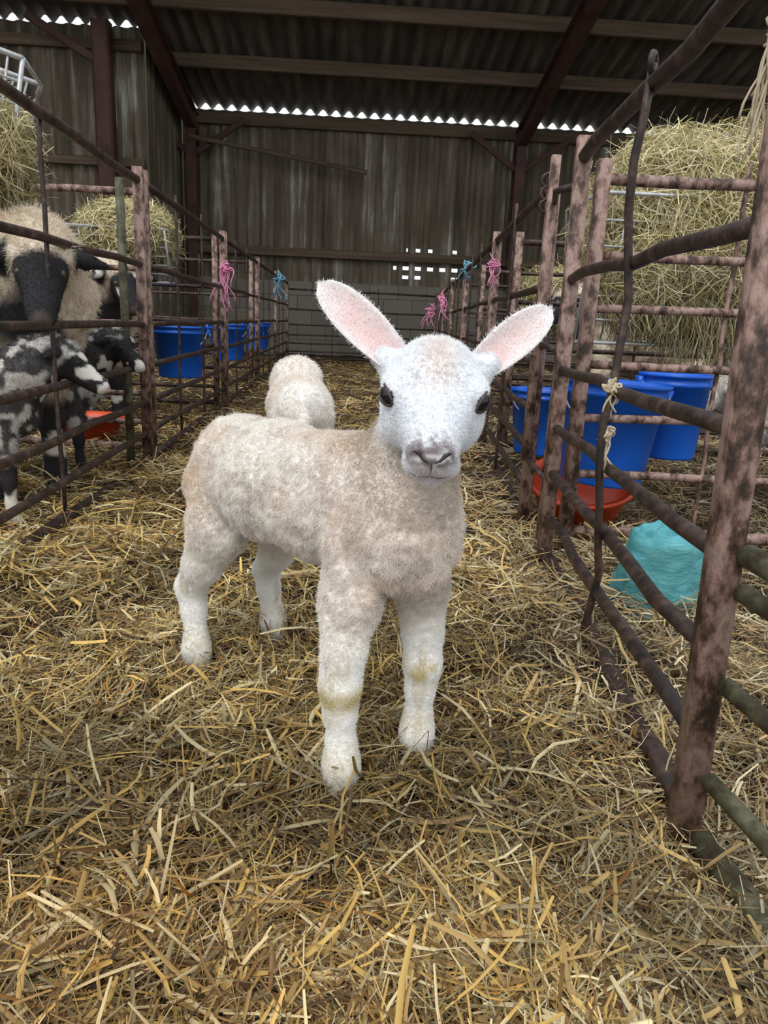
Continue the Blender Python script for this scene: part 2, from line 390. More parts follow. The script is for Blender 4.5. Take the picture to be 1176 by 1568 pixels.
for i,sg in enumerate((-1,1)):
    D=nrm(sg*s_*.89+f*.44+u_*.14); T=H(sg*.030,.034,.011); hp=cast(T+D*.2,-D); eyep.append(hp)
    mb=MB()
    prof=[(.0001,-.0118)]+[(.0118*math.sin(a),-.0118*math.cos(a)) for a in np.linspace(.15,math.pi-.15,14)]+[(.0001,.0118)]
    ctr=hp-D*.0052
    mb.lathe(prof,ctr,24)
    eye=mb.obj('eye_%d'%(i+1),[M_eye],True,lamb)
    mb=MB(); 
    tx=nrm(f-D*np.dot(f,D)-u_*.35); tz=np.cross(D,tx)
    if tz@u_<0: tz=-tz
    ring=[]
    for k in range(29):
        a=2*math.pi*k/28; x=math.cos(a)*.0128; z=math.sin(a)*.0084
        ring.append(ctr+D*(.0083-abs(math.cos(a))**2*.0042)+tx*x+tz*z)
    mb.tube(ring,[.0017]*29,8,cap=False)
    mb.obj('eyelid_%d'%(i+1),[M_lid],True,lamb)
mb=MB(); pts=[]
for a in np.linspace(-.020,.020,17):
    p=H(a,.25,-.0375+ (abs(a)/.020)**2*.0025+.0012*math.cos(a*300)); h=cast(p,-f); pts.append(h-f*.0003)
mb.tube(pts,[.0003]+[.0009]*15+[.0003],6)
pts=[cast(H(0,.25,c),-f)-f*.0002 for c in np.linspace(-.036,-.015,6)]; mb.tube(pts,[.0007]*6,6)
for sg in (-1,1):
    pts=[cast(H(sg*a,.25,c),-f)-f*.0003 for a,c in ((.003,-.0155),(.008,-.0125),(.0125,-.0085),(.0165,-.0055),(.0185,-.0065))]
    mb.tube(pts,[.0008,.0015,.0024,.0019,.0006],8)
mb.obj('mouth_and_nostrils',[M_dark],True,lamb)
def lamb_len(P,Nn):
    q=(P-O)@RH.T
    hd=sstep(.12,.09,np.linalg.norm(q-HC,axis=1))*(P[:,1]<.88)
    L=.0048*(1-hd)+.0032*hd
    L*=1-.35*sstep(.2,.12,P[:,2])
    L+=.004*np.exp(-(((q-np.array([0,.0,.05]))/np.array([.03,.03,.02]))**2).sum(1))
    nose=np.exp(-(((q-np.array([0,.128,-.010]))/np.array([.022,.020,.013]))**2).sum(1)); L*=1-np.clip(nose*1.5,0,.93)
    mo=np.exp(-(((q-np.array([0,.112,-.036]))/np.array([.022,.02,.008]))**2).sum(1)); L*=1-np.clip(mo,0,1)*.6
    for e in eyep: L*=1-np.clip(1.6*np.exp(-(((P-e)/.0090)**2).sum(1)),0,1)
    L[P[:,2]<.012]*=.3
    return L
def lamb_groom(P,Nn):
    q=(P-O)@RH.T; hd=(sstep(.12,.09,np.linalg.norm(q-HC,axis=1)))[:,None]
    return (np.array([0,0,-.25])*(1-hd)+(-f*.7)*hd)*np.ones((len(P),1))
fur('wool',V,F,lamb_col,330000,lamb_len,.00024,lamb_groom,lamb,jit=.42,curl=1.3,cf=200,cj=2.8)
ev=np.concatenate([e[0] for e in ears]); ef=np.concatenate([ears[0][1],ears[1][1]+len(ears[0][0])])
fur('ear_fuzz',ev,ef,lambda P,Nn: np.tile(np.array([.88,.85,.83]),(len(P),1)),7500,lambda P,Nn: np.where(Nn[:,1]<-.2,.0022,.0042),.00022,lambda P,Nn: np.tile(np.array([0,0,.3]),(len(P),1)),lamb,jit=.3)

# ================================================================== generic sheep
def quadruped(name,kind,yaw,seed,loc,rot,pal,nf,flen,frad,headdrop=0.,facespots=.62):
    E=empty(name,loc,rot)
    if kind=='ewe': bl,br,bh,lr,hs,vx=.30,.20,.585,.030,1.0,.012
    else: bl,br,bh,lr,hs,vx=.145,.080,.315,.0145,.60,.007
    bb=bl+br+.1; G=SDF((-bb,-br-.32*hs,-.02),(bb+.55*hs,br+.32*hs,bh+.55*hs+.1),vx)
    k=br*.35
    G.chain([((bl,0,bh),br*.86),((bl*.3,0,bh-.01),br*1.02),((-bl*.4,0,bh-.005),br*1.03),((-bl,0,bh+.005),br*.88)],k)
    G.ell((bl+.05*hs,0,bh-.03*hs),(br*.7,br*.72,br*.85),None,k)
    nb=np.array([bl+.04*hs,0,bh+.08*hs]); hb=nb+np.array([.17*hs*math.cos(yaw*.6),.17*hs*math.sin(yaw*.6),(.15-headdrop)*hs])
    G.chain([(nb,.13*hs),((nb+hb)/2,.105*hs),(hb,.078*hs)],.05*hs)
    fd=nrm([math.cos(yaw)*.82,math.sin(yaw)*.82,-.57]); sd=np.array([-math.sin(yaw),math.cos(yaw),0]); ud=np.cross(fd,sd); ud=ud if ud[2]>0 else -ud
    R=np.stack([sd,fd,ud]); hc=hb+fd*.05*hs+ud*.02*hs
    def h(a,b_,c): return hc+(sd*a+fd*b_+ud*c)*hs
    G.ell(hc,np.array([.062,.08,.062])*hs,R,.02*hs)
    G.cone(h(0,.05,-.01),h(0,.185,-.022),.052*hs,.033*hs,.02*hs)
    G.cone(h(0,.03,-.045),h(0,.17,-.04),.042*hs,.024*hs,.02*hs)
    for sg in (-1,1): 
        G.ell(h(sg*.042,.05,.012),np.array([.02,.03,.02])*hs,R,.015*hs)
        a=h(sg*.05,-.01,.02); e=h(sg*.155,-.02,-.015); G.cone(a,(a+e)/2,.018*hs,.022*hs,.012*hs); G.cone((a+e)/2,e,.022*hs,.010*hs,.01*hs)
        y=sg*br*.52; L=bh
        G.chain([((bl*.95,y,bh-.05*hs),lr*2.4),((bl*.98,y,L*.58),lr*1.7),((bl,y,L*.38),lr*1.15),((bl,y,L*.2),lr*.85),((bl+.005,y,.045*hs+.01),lr*1.0),((bl+.02*hs,y,.014),lr*1.1)],lr*1.0)
        G.chain([((-bl*.95,y,bh-.03*hs),lr*3.0),((-bl*.80,y,L*.60),lr*2.3),((-bl*1.25,y,L*.36),lr*1.25),((-bl*1.2,y,L*.18),lr*.85),((-bl*1.12,y,.045*hs+.01),lr*1.0),((-bl*1.06,y,.014),lr*1.1)],lr)
    G.chain([((-bl-br*.75,0,bh+.3*br),.03*hs),((-bl-br*.98,0,bh-.3*br),.026*hs),((-bl-br*1.0,0,bh-1.0*br),.02*hs)],.02*hs)
    V,F=G.mesh(); V=smooth_v(V,F,2,.4); N=vnormals(V,F)
    hl=lambda P: ((P-hc)@R.T)/hs
    def headw(P):
        q=hl(P); near=sstep(.30,.2,np.linalg.norm(q-np.array([0,.05,0]),axis=1))
        face=sstep(.0,.025,q[:,1]-.005+.35*np.clip(-q[:,2]-.02,0,.03)-.25*np.clip(q[:,2],0,.1)); ear=sstep(.065,.08,np.abs(q[:,0]))*sstep(-.07,-.05,q[:,1])*sstep(-.06,-.045,q[:,2])
        return np.maximum(face,ear)*near
    def colf(P,Nn):
        c=np.tile(np.array(pal['wool']),(len(P),1)).astype(float)
        c=mixc(c,pal['dirt'],sstep(.35,.8,vn(P,7/hs,seed))*.7)
        if pal.get('spots'):
            sl=pal['spots']; w=sstep(sl,sl+.07,vn(P,22,seed+3)*.55+vn(P,55,seed+4)*.45); c=mixc(c,[.035,.032,.034],w*.93)
        hw=headw(P); q=hl(P)
        blk=np.tile(np.array(pal['face']),(len(P),1)).astype(float)
        w=sstep(facespots,facespots+.05,vn(P,16/hs,seed+6)*.5+vn(P,36/hs,seed+7)*.5); blk=mixc(blk,[.72,.68,.62],w)
        blk=mixc(blk,[.30,.22,.21],sstep(.195,.215,q[:,1])*.35)
        c=c*(1-hw[:,None])+blk*hw[:,None]
        lg=sstep(bh*.55,bh*.45,P[:,2])
        lc=np.tile(np.array(pal['leg']),(len(P),1)).astype(float); lc=mixc(lc,[.7,.65,.58],sstep(.64,.69,vn(P,22,seed+8)))
        return c*(1-lg[:,None])+lc*lg[:,None]
    hw=headw(V); lg=sstep(bh*.55,bh*.45,V[:,2])
    am=(.035 if kind=='ewe' else .007)
    V=V+N*((vn(V,20/hs,seed+1)-.5)*am+(vn(V,45/hs,seed+2)-.5)*am*.6)[:,None]*((1-hw)*(1-lg)*sstep(.10,.2,np.linalg.norm(hl(V),axis=1)))[:,None]
    me=npmesh('body',V,F,colf(V,N)); me.materials.append(M_skin); add_obj('body',me,E)
    def lenf(P,Nn): w=np.maximum(headw(P),sstep(bh*.55,bh*.45,P[:,2])); return flen*(1-.8*w)
    fur('fleece',V,F,colf,nf,lenf,frad,lambda P,Nn: np.tile(np.array([-.1,0,-.5]),(len(P),1)),E,jit=.5,curl=.8)
    bv=BVHTree.FromPolygons([Vector(v) for v in V.tolist()],F.tolist())
    for i,sg in enumerate((-1,1)):
        D=nrm(sd*sg*.80+fd*.5+ud*.3); p=h(sg*.03,.055,.008); r_=bv.ray_cast(Vector(p+D*.3*hs),Vector(-D))
        hp=np.array(r_[0]) if r_[0] is not None else p
        mb=MB(); rr=.011*hs; prof=[(.0001,-rr)]+[(rr*math.sin(a),-rr*math.cos(a)) for a in np.linspace(.2,math.pi-.2,9)]+[(.0001,rr)]
        mb.lathe(prof,hp-D*rr*.72,14); mb.obj('eye_%d'%(i+1),[M_amber if kind=='ewe' else M_eye],True,E)
    return E
creamy=dict(wool=(.72,.62,.49),dirt=(.54,.44,.32),face=(.022,.02,.022),leg=(.03,.027,.028))
spotty=dict(wool=(.60,.57,.53),dirt=(.40,.36,.32),face=(.025,.023,.025),leg=(.03,.027,.028),spots=.41)
greyish=dict(wool=(.52,.48,.43),dirt=(.27,.24,.20),face=(.5,.47,.43),leg=(.4,.37,.33))
D2=math.radians
quadruped('ewe','ewe',D2(-50),21,(-1.20,2.25,0),D2(-22),creamy,60000,.02,.0007,headdrop=.15,facespots=.82)
quadruped('ewe','ewe',D2(-30),31,(-1.44,3.72,0),D2(-28),creamy,30000,.02,.0008,headdrop=.12,facespots=.60)
quadruped('spotted_lamb','lamb',D2(-25),41,(-1.00,1.84,0),D2(24),spotty,24000,.010,.0005,headdrop=.02,facespots=.62)
quadruped('spotted_lamb','lamb',D2(-45),53,(-1.05,2.48,0),D2(20),spotty,24000,.010,.0005,facespots=.62)
white=dict(wool=(.88,.84,.79),dirt=(.80,.71,.62),face=(.84,.82,.80),leg=(.8,.76,.7))
quadruped('white_lamb','lamb',D2(-30),61,(-.145,2.14,-.005),D2(97),white,24000,.009,.0005,headdrop=.30,facespots=2.)
quadruped('spotted_lamb','lamb',D2(20),71,(1.38,2.30,0),D2(190),greyish,26000,.012,.0006,headdrop=.1,facespots=.5)
quadruped('ewe','ewe',D2(40),81,(1.75,4.4,0),D2(175),creamy,15000,.02,.001,headdrop=.1)

# ================================================================== hurdles (pens)
HZ=[.965,.70,.505,.365,.24,.13,.035]
def hurdle(p0,p1,zs,mats=(M_pink,M_rail),rods=(.5,),top0=None,top1=None,w=.032,rt=.0105,wob=.004,post=(1,1),name='sheep_hurdle',sd=1,pt=.04):
    R_=random.Random(sd*97+int(abs(p0[1])*100)); mb=MB(); p0=np.array([*p0,0.]);p1=np.array([*p1,0.]); h=zs[0]
    t0=p0+np.array([0,0,h+pt]) if top0 is None else np.array(top0); t1=p1+np.array([0,0,h+pt]) if top1 is None else np.array(top1)
    d=nrm(p1-p0)
    if post[0]: mb.bar(p0-[0,0,.03],t0,w,w,0,d)
    if post[1]: mb.bar(p1-[0,0,.03],t1,w,w,0,d)
    side=np.array([-d[1],d[0],0])
    for i,z in enumerate(zs):
        a=p0+(t0-p0)*(z/t0[2]); b_=p1+(t1-p1)*(z/t1[2]); pts=[];ns=7
        for j in range(ns):
            q=a+(b_-a)*j/(ns-1)
            if 0<j<ns-1: q=q+np.array([0,0,R_.uniform(-wob,wob)])+side*R_.uniform(-wob,wob)
            pts.append(q)
        r=rt*(1.25 if i==0 else 1.45 if i==len(zs)-1 else 1)
        mb.tube(pts,r,10,1)
    for tt in rods:
        a=p0+(p1-p0)*tt; pts=[]
        for j in range(9):
            z=-.0+(h+.03)*j/8; pts.append(a+np.array([0,0,z+ .02])+side*.012+d*R_.uniform(-.006,.006))
        mb.tube(pts,.0055,8,1)
    return mb.obj(name,list(mats),True)
XL=lambda y:-.675-.016*y
XR=lambda y:.34+.08*y
HR=[.90,.655,.46,.33,.225,.12,.035]
ys=[.85,2.69,4.5,6.3,8.1,9.85]
for i in range(5):
    a,b_=ys[i],ys[i+1]; hurdle((XL(a),a+.03),(XL(b_),b_-.03),HZ,rods=(.55,) if i==0 else (.33,.66),sd=i,post=(1,1))
hurdle((XR(.715),.715),(XR(1.67),1.67),HR,rods=(),top0=(.381,.715,.97),wob=.007,rt=.0105,w=.031)
mb=MB(); pts=[]
for j in range(15):
    z=.02+.90*j/14; pts.append((XR(1.17)-.016+.012*math.sin(j*.9)+.004*random.uniform(-1,1),1.17+.012*math.cos(j*.7),z))
mb.tube(pts,.0065,8,0); mb.tube([(pts[-1][0]+.008*math.cos(a),pts[-1][1]+.013*math.cos(a),pts[-1][2]+.013*math.sin(a)) for a in np.linspace(0,5.5,9)],.005,8,0)
mb.obj('gate_pin_rod',[M_rail],True)
hurdle((XR(2.0),2.0),(XR(3.28),3.28),HR,rods=(.5,),sd=3,pt=-.005)
for i,(a,b_) in enumerate(((3.34,5.1),(5.16,6.9),(6.96,8.7),(8.75,10.3))): hurdle((XR(a),a),(XR(b_),b_),HR,rods=(.33,.66),sd=10+i)
hurdle((.408,.70),(.465,.10),[.335,.295,.19,.075,.0],mats=(M_green,M_green),rods=(),w=.03,rt=.010,sd=20,post=(0,1),name='green_sheep_hurdle')
mb=MB(); mb.bar((XR(1.76)+.01,1.76,-.03),(XR(1.76)+.02,1.76,.94),.03,.03,0); mb.bar((XR(1.95)-.02,1.95,.2),(XR(1.95)-.01,1.95,.96),.022,.022,0)
for z in (.85,.5,.2): mb.tube([(XR(1.68),1.70,z),(XR(1.85)-.02,1.85,z+.012),(XR(2.0),1.98,z)],.008,8,1)
for k in range(3):
    z=.845+.03*k; mb.tube([(XR(1.95)-.02+.018*math.cos(a),1.95+.012,z+.016*math.sin(a)) for a in np.linspace(0,6.28,11)],.0045,6,1)
mb.obj('gate_hinge_post',[M_pink,M_rail],True)
hurdle((.56,1.80),(1.75,1.76),[.885,.72,.60,.47,.34,.2,.05],rods=(.28,.5,.75),sd=30,mats=(M_pink,M_pink))
hurdle((.70,3.31),(2.4,3.30),HR,rods=(.33,.66),sd=31); hurdle((.86,5.13),(2.6,5.1),HR,rods=(.33,.66),sd=32); hurdle((1.0,6.93),(2.7,6.9),HR,rods=(.33,.66),sd=33)
hurdle((2.6,1.76),(2.65,5.1),HR,sd=34,rods=(.2,.5,.8)); hurdle((2.7,5.15),(2.75,9.5),HR,sd=35,rods=(.2,.5,.8))
hurdle((XL(2.9)-.05,2.92),(-2.35,2.98),HZ,rods=(.25,.5,.75),sd=36,mats=(M_pink,M_pink)); hurdle((-.80,4.52),(-2.5,4.55),HZ,rods=(.25,.5,.75),sd=37)
hurdle((-.83,6.32),(-2.5,6.35),HZ,rods=(.25,.5,.75),sd=38); hurdle((-2.45,1.2),(-2.5,4.5),HZ,rods=(.2,.5,.8),sd=39); hurdle((-2.55,4.6),(-2.6,9.5),HZ,rods=(.2,.5,.8),sd=40)
hurdle((-.84,9.95),(1.12,10.35),HR,rods=(.3,.6),sd=41)
mb=MB(); mb.tube([(XL(2.6)-.045,2.60,z) for z in (-.03,.3,.6,.96)],.014,10,0); mb.obj('pen_post',[M_green],True)

# ================================================================== buckets etc
def bucket(name,c,r=.14,h=.26,mat=M_blue,tilt=(0,0),handle=True):
    mb=MB(); rb=r*.78
    prof=[(.001,0),(rb*.97,0),(rb,.006),(r*.96,h*.86),(r*.985,h*.86),(r*.985,h*.90),(r*.965,h*.905),(r*.97,h*.965),(r*1.04,h*.965),(r*1.05,h),(r*.98,h),(r*.94,h*.9),(rb*.93,.012),(.001,.012)]
    mb.lathe(prof,(0,0,0),48,0)
    if handle:
        pts=[(r*1.03*math.cos(a),-.02-r*.75*math.sin(a)*.5,h*.9-r*1.0*math.sin(a)*.75) for a in np.linspace(0,math.pi,15)]
        mb.tube(pts,.0028,6,1)
        for sg in (-1,1): mb.bar((sg*r*1.0,0,h*.82),(sg*r*1.06,0,h*.96),.03,.02,0,(0,1,0))
    o=mb.obj(name,[mat,M_galv],True); o.location=c; o.rotation_euler=(tilt[0],tilt[1],0); return o
bucket('blue_bucket',(.695,1.975,.150),.140,.272,tilt=(0,.05))
bucket('blue_bucket',(.935,2.12,.20),.10,.24)
bucket('blue_bucket',(.765,2.95,.06),.12,.255)
bucket('blue_bucket',(-.90,4.02,.22),.14,.26)
bucket('blue_bucket',(-.93,5.75,.22),.14,.26)
bucket('blue_bucket',(-.98,7.9,.22),.14,.26)
def bowl(name,c,r=.15,h=.10,tilt=(0,0)):
    mb=MB(); prof=[(.001,0),(r*.7,0),(r*.74,.006),(r*.96,h*.9),(r*1.05,h*.9),(r*1.06,h),(r*.97,h),(r*.9,h*.85),(r*.68,.012),(.001,.01)]
    mb.lathe(prof,(0,0,0),44); o=mb.obj(name,[M_red],True); o.location=c; o.rotation_euler=(*tilt,0); return o
bowl('red_feed_bowl',(.685,2.10,.03),.15,.11,(.3,-.1)); bowl('red_feed_bowl',(-1.13,3.22,.005),.16,.10)
mb=MB(); 
def crump(p):
    q=np.array([[p[0],p[1],p[2]]]); n1=vn(q,18,3)[0]-.5; n2=vn(q,45,4)[0]-.5; n3=vn(q*np.array([1,1,4]),30,6)[0]-.5
    s=1+.24*n1+.10*n2
    return np.array([p[0]*s*1.02,p[1]*s*.85,p[2]*(1+.15*n1)+.012*n2+.010*n3-.12*p[0]*p[2]/.15])*1.16
prof=[(.094,0),(.0935,.01)]+[(.093-.020*t,.01+.12*t) for t in np.linspace(.05,.95,16)]+[(.071,.134),(.066,.138)]+[(r_,.138-.004*math.sin(r_*160)) for r_ in np.linspace(.062,.001,14)]
mb.lathe(prof,(0,0,0),80,0,crump)
o=mb.obj('turquoise_tub',[M_turq],True); o.location=(.66,1.45,.004); o.rotation_euler=(.16,-.12,.5)

def twine(name,c,mat,n=4,sz=.05,tails=4,seed=1,r=.0022,tl=.10):
    R_=random.Random(seed); mb=MB(); c=np.array(c,float)
    for i in range(n):
        A=[[R_.gauss(0,1) for _ in range(4)] for _ in range(3)]; pts=[]
        for a in np.linspace(0,5.2,22):
            o=np.array([sum(A[d][k]*math.sin(a*(k+1)*.9+d*2+i) /(k+1) for k in range(4)) for d in range(3)])
            pts.append(c+o*sz*np.array([.32,.22,.34]))
        mb.tube(pts,r,6)
    for i in range(tails):
        x=R_.uniform(-1,1)*sz*.8; l=tl*R_.uniform(.5,1.1); w_=R_.uniform(.15,.35)*sz
        mb.tube([c+np.array([x*t+math.sin(t*5+i*2)*w_,math.cos(t*4+i)*w_*.5,-l*t+ (sz*.5 if i%3==0 else 0)*math.sin(t*3)]) for t in np.linspace(0,1,9)],r*.9,6)
    return mb.obj(name,[mat],True)
twine('pink_baling_twine',(XL(4.4)+.02,4.40,.80),M_twp,6,.08,9,1,.0035,.22)
twine('pink_baling_twine',(XR(3.3)-.02,3.25,.80),M_twp,4,.04,5,2,.0025,.10)
twine('pink_baling_twine',(XR(6.9)-.1,6.86,.78),M_twp,4,.09,5,3,.0055,.20)
twine('pink_baling_twine',(XR(8.8)-.15,8.7,.7),M_twp,4,.11,5,5,.006,.2)
twine('blue_baling_twine',(XL(8.1)+.04,8.05,.93),M_twb,5,.12,6,4,.006,.2)
twine('blue_baling_twine',(XR(5.1),5.08,.92),M_twb,4,.07,5,6,.004,.14)
twine('cream_baling_twine',(XR(1.17)-.02,1.165,.465),M_twc,9,.022,4,7,.002,.05)
twine('cream_baling_twine',(XR(1.17)-.02,1.165,.39),M_twc,8,.02,5,8,.002,.08)
twine('cream_baling_twine',(.403,.80,.84),M_twc,6,.022,18,9,.0014,.11)

# ================================================================== straw
def strips(pos,tan,nrmv,L,W,b1,b2,arch,S_=4):
    n=len(pos); side=np.cross(nrmv,tan); side/=np.linalg.norm(side,axis=1,keepdims=True)+1e-9; nn=np.cross(tan,side)
    t=np.linspace(-.5,.5,S_); V=np.zeros((n,S_,3,3),np.float32)
    for i,tt in enumerate(t):
        c=pos+tan*(L*tt)[:,None]+nn*(b1*L*(tt*tt-.08))[:,None]+side*(b2*L*(tt*tt))[:,None]
        w=W*(1-.35*abs(tt)*2)
        for j,v in enumerate((-1,0,1)): V[:,i,j]=c+side*(w*.5*v)[:,None]+nn*(arch*W*(1-v*v))[:,None]
    V=V.reshape(-1,3); base=(np.arange(n)*S_*3)[:,None,None]
    q=[]
    for i in range(S_-1):
        for j in range(2): q.append([i*3+j,(i+1)*3+j,(i+1)*3+j+1,i*3+j+1])
    F=(base+np.array(q)[None]).reshape(-1,4); return V,F,S_*3
def gh(x,y): 
    P=np.stack([x,y,np.zeros_like(x)],-1); m=1-.75*np.exp(-(((x+.05)/.3)**2+((y-1.0)/.35)**2))
    return ((vn(P,3.0,91)-.5)*.05+(vn(P,10,92)-.5)*.042)*m
def straw_cols(n,seed,P,pw=None):
    r=np.random.default_rng(seed); pal=np.array([[.70,.47,.14],[.80,.67,.38],[.50,.33,.12],[.26,.145,.05],[.12,.065,.026],[.36,.30,.16],[.50,.22,.045]])
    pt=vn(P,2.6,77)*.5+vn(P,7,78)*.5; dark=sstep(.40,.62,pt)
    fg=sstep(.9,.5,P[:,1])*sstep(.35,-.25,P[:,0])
    p=np.array([.15,.14,.24,.21,.13,.13,.006]) if pw is None else np.array(pw)
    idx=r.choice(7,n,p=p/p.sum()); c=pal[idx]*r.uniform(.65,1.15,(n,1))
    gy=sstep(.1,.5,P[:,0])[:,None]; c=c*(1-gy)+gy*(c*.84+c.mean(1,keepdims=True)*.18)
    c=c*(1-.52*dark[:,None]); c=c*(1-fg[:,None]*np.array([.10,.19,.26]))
    return np.clip(c,0,1)
def bed(n,ylo,yhi,xw,Lm,Wm,seed,zt,thin=False,al=.9,gain=1.,pw=None,Lc=.15,b1=.35,z0=0,ta=.2):
    r=np.random.default_rng(seed)
    y=ylo*(yhi/ylo)**r.random(n); x=r.uniform(-1,1,n)*xw(y)+.03*y
    P0=np.stack([x,y,np.zeros(n)],1)
    ang=vn(P0,6,55)*9+r.normal(0,al,n)+(r.random(n)<.35)*r.uniform(0,6,n); ti=r.normal(0,ta,n)
    tan=np.stack([np.cos(ang)*np.cos(ti),np.sin(ang)*np.cos(ti),np.sin(ti)],1)
    L=np.clip(r.lognormal(math.log(Lm),.45,n),.015,Lc); W=np.clip(Wm*r.lognormal(0,.4,n),0,.0068)
    z=z0+gh(x,y)+r.random(n)**1.5*zt+np.abs(np.sin(ti))*L*.35
    pos=np.stack([x,y,z],1)
    nv=np.stack([r.normal(0,.45,n),r.normal(0,.45,n),np.ones(n)],1)
    V,F,k=strips(pos,tan,nv,L,W,r.normal(0,b1,n) if not thin else r.normal(0,.9,n),r.normal(0,.3,n)*(3.5 if thin else 1),.22)
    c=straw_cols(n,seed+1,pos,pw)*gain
    if thin: c=c*np.array([.95,1.0,1.08])
    return V,F,np.repeat(np.clip(c,0,1),k,0)
br_=[.30,.34,.24,.05,.01,.08,.006]
parts=[bed(32000,.28,1.7,lambda y:.25+.75*y,.046,.0027,1,.028,al=.7,ta=.27),
       bed(48000,.28,2.2,lambda y:.25+.75*y,.042,.0012,2,.032,True,ta=.28),
       bed(5200,.28,2.2,lambda y:.25+.75*y,.054,.0036,3,.024,z0=.012,pw=br_,Lc=.12,al=1.2),
       bed(2000,.28,2.2,lambda y:.25+.75*y,.045,.0038,6,.024,z0=.014,pw=br_,Lc=.10,al=1.5,ta=.6),
       bed(36000,1.4,9.9,lambda y:.5+.5*np.minimum(y,5),.075,.0042,4,.036,gain=1.05),
       bed(8000,1.4,9.9,lambda y:.5+.5*np.minimum(y,5),.08,.0048,5,.02,z0=.018,pw=br_)]
off=0;Vs=[];Fs=[];Cs=[]
for v,f_,c in parts: Vs.append(v);Fs.append(f_+off);Cs.append(c);off+=len(v)
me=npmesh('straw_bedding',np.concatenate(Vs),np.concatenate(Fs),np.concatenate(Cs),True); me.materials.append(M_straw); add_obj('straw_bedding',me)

def hay_pile(name,c,rad,n,seed,W=.0022,L=(.07,.2),tint=(1,1,1)):
    r=np.random.default_rng(seed); d=r.normal(0,1,(n,3)); d/=np.linalg.norm(d,axis=1,keepdims=True)
    rr=r.uniform(.78,1.08,n)[:,None]; lump=1+.45*(vn(d,2.2,seed)-.5)[:,None]
    e=np.abs(d)**.8*np.sign(d); pos=e*np.array(rad)*rr*lump
    tan=np.cross(d,r.normal(0,1,(n,3)))+d*r.normal(0,.35,(n,1)); tan/=np.linalg.norm(tan,axis=1,keepdims=True)
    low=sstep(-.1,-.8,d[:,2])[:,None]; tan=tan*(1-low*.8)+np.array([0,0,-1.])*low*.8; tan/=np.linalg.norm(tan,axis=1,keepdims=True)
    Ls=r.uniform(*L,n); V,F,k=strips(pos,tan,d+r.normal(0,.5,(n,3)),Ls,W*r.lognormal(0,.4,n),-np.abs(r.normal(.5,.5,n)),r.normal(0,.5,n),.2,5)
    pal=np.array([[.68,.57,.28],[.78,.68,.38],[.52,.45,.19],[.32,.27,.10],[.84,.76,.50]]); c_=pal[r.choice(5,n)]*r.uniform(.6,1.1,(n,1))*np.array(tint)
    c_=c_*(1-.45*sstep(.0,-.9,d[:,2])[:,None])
    c_=np.repeat(c_,k,0)
    nu,nv=28,16; cv=[];cf=[]
    for i in range(nv+1):
        for j in range(nu):
            th=math.pi*i/nv;ph=2*math.pi*j/nu; dd=np.array([math.sin(th)*math.cos(ph),math.sin(th)*math.sin(ph),math.cos(th)]); ee=np.abs(dd)**.8*np.sign(dd)
            cv.append(ee*np.array(rad)*.86*(1+.45*(vn(dd[None],2.2,seed)[0]-.5)))
    for i in range(nv):
        for j in range(nu): cf.append([i*nu+j,(i+1)*nu+j,(i+1)*nu+(j+1)%nu,i*nu+(j+1)%nu])
    cv=np.array(cv); b0=len(V)
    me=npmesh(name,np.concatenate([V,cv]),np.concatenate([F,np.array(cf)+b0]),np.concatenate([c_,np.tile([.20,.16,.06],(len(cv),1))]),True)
    me.materials.append(M_straw); o=add_obj(name,me); o.location=c; return o
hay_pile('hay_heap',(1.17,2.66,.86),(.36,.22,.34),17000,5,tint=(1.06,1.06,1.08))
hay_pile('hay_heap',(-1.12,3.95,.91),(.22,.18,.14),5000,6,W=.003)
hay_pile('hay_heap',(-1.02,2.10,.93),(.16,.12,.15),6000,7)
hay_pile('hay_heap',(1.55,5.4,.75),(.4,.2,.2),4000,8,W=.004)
def rack(name,c,w,h,d,ang=0,nx=9,nz=7,tilt=0):
    mb=MB()
    for sg in (-1,1):
        for i in range(nx):
            x=-w/2+w*i/(nx-1); mb.tube([(x,sg*d*.25,-h/2),(x,sg*d,h/2)],.0032,6)
        for k in range(nz):
            t=k/(nz-1); y=sg*(d*.25+d*.75*t); z=-h/2+h*t; mb.tube([(-w/2,y,z),(w/2,y,z)],.004 if 0<k<nz-1 else .007,6)
    for x in (-w/2,w/2): mb.tube([(x,-d,h/2),(x,-d*.25,-h/2),(x,d*.25,-h/2),(x,d,h/2),(x,-d,h/2)],.006,6)
    for i in range(nx): 
        x=-w/2+w*i/(nx-1); mb.tube([(x,-d*.25,-h/2),(x,d*.25,-h/2)],.0032,6)
    o=mb.obj(name,[M_galv],True); o.location=c; o.rotation_euler=(0,tilt,ang); return o
rack('hay_rack',(1.14,2.66,.74),.74,.46,.20)
rack('hay_rack',(-1.14,3.95,.81),.46,.24,.16)
rack('hay_rack',(-.99,2.10,1.01),.26,.30,.11,.2,tilt=.25)

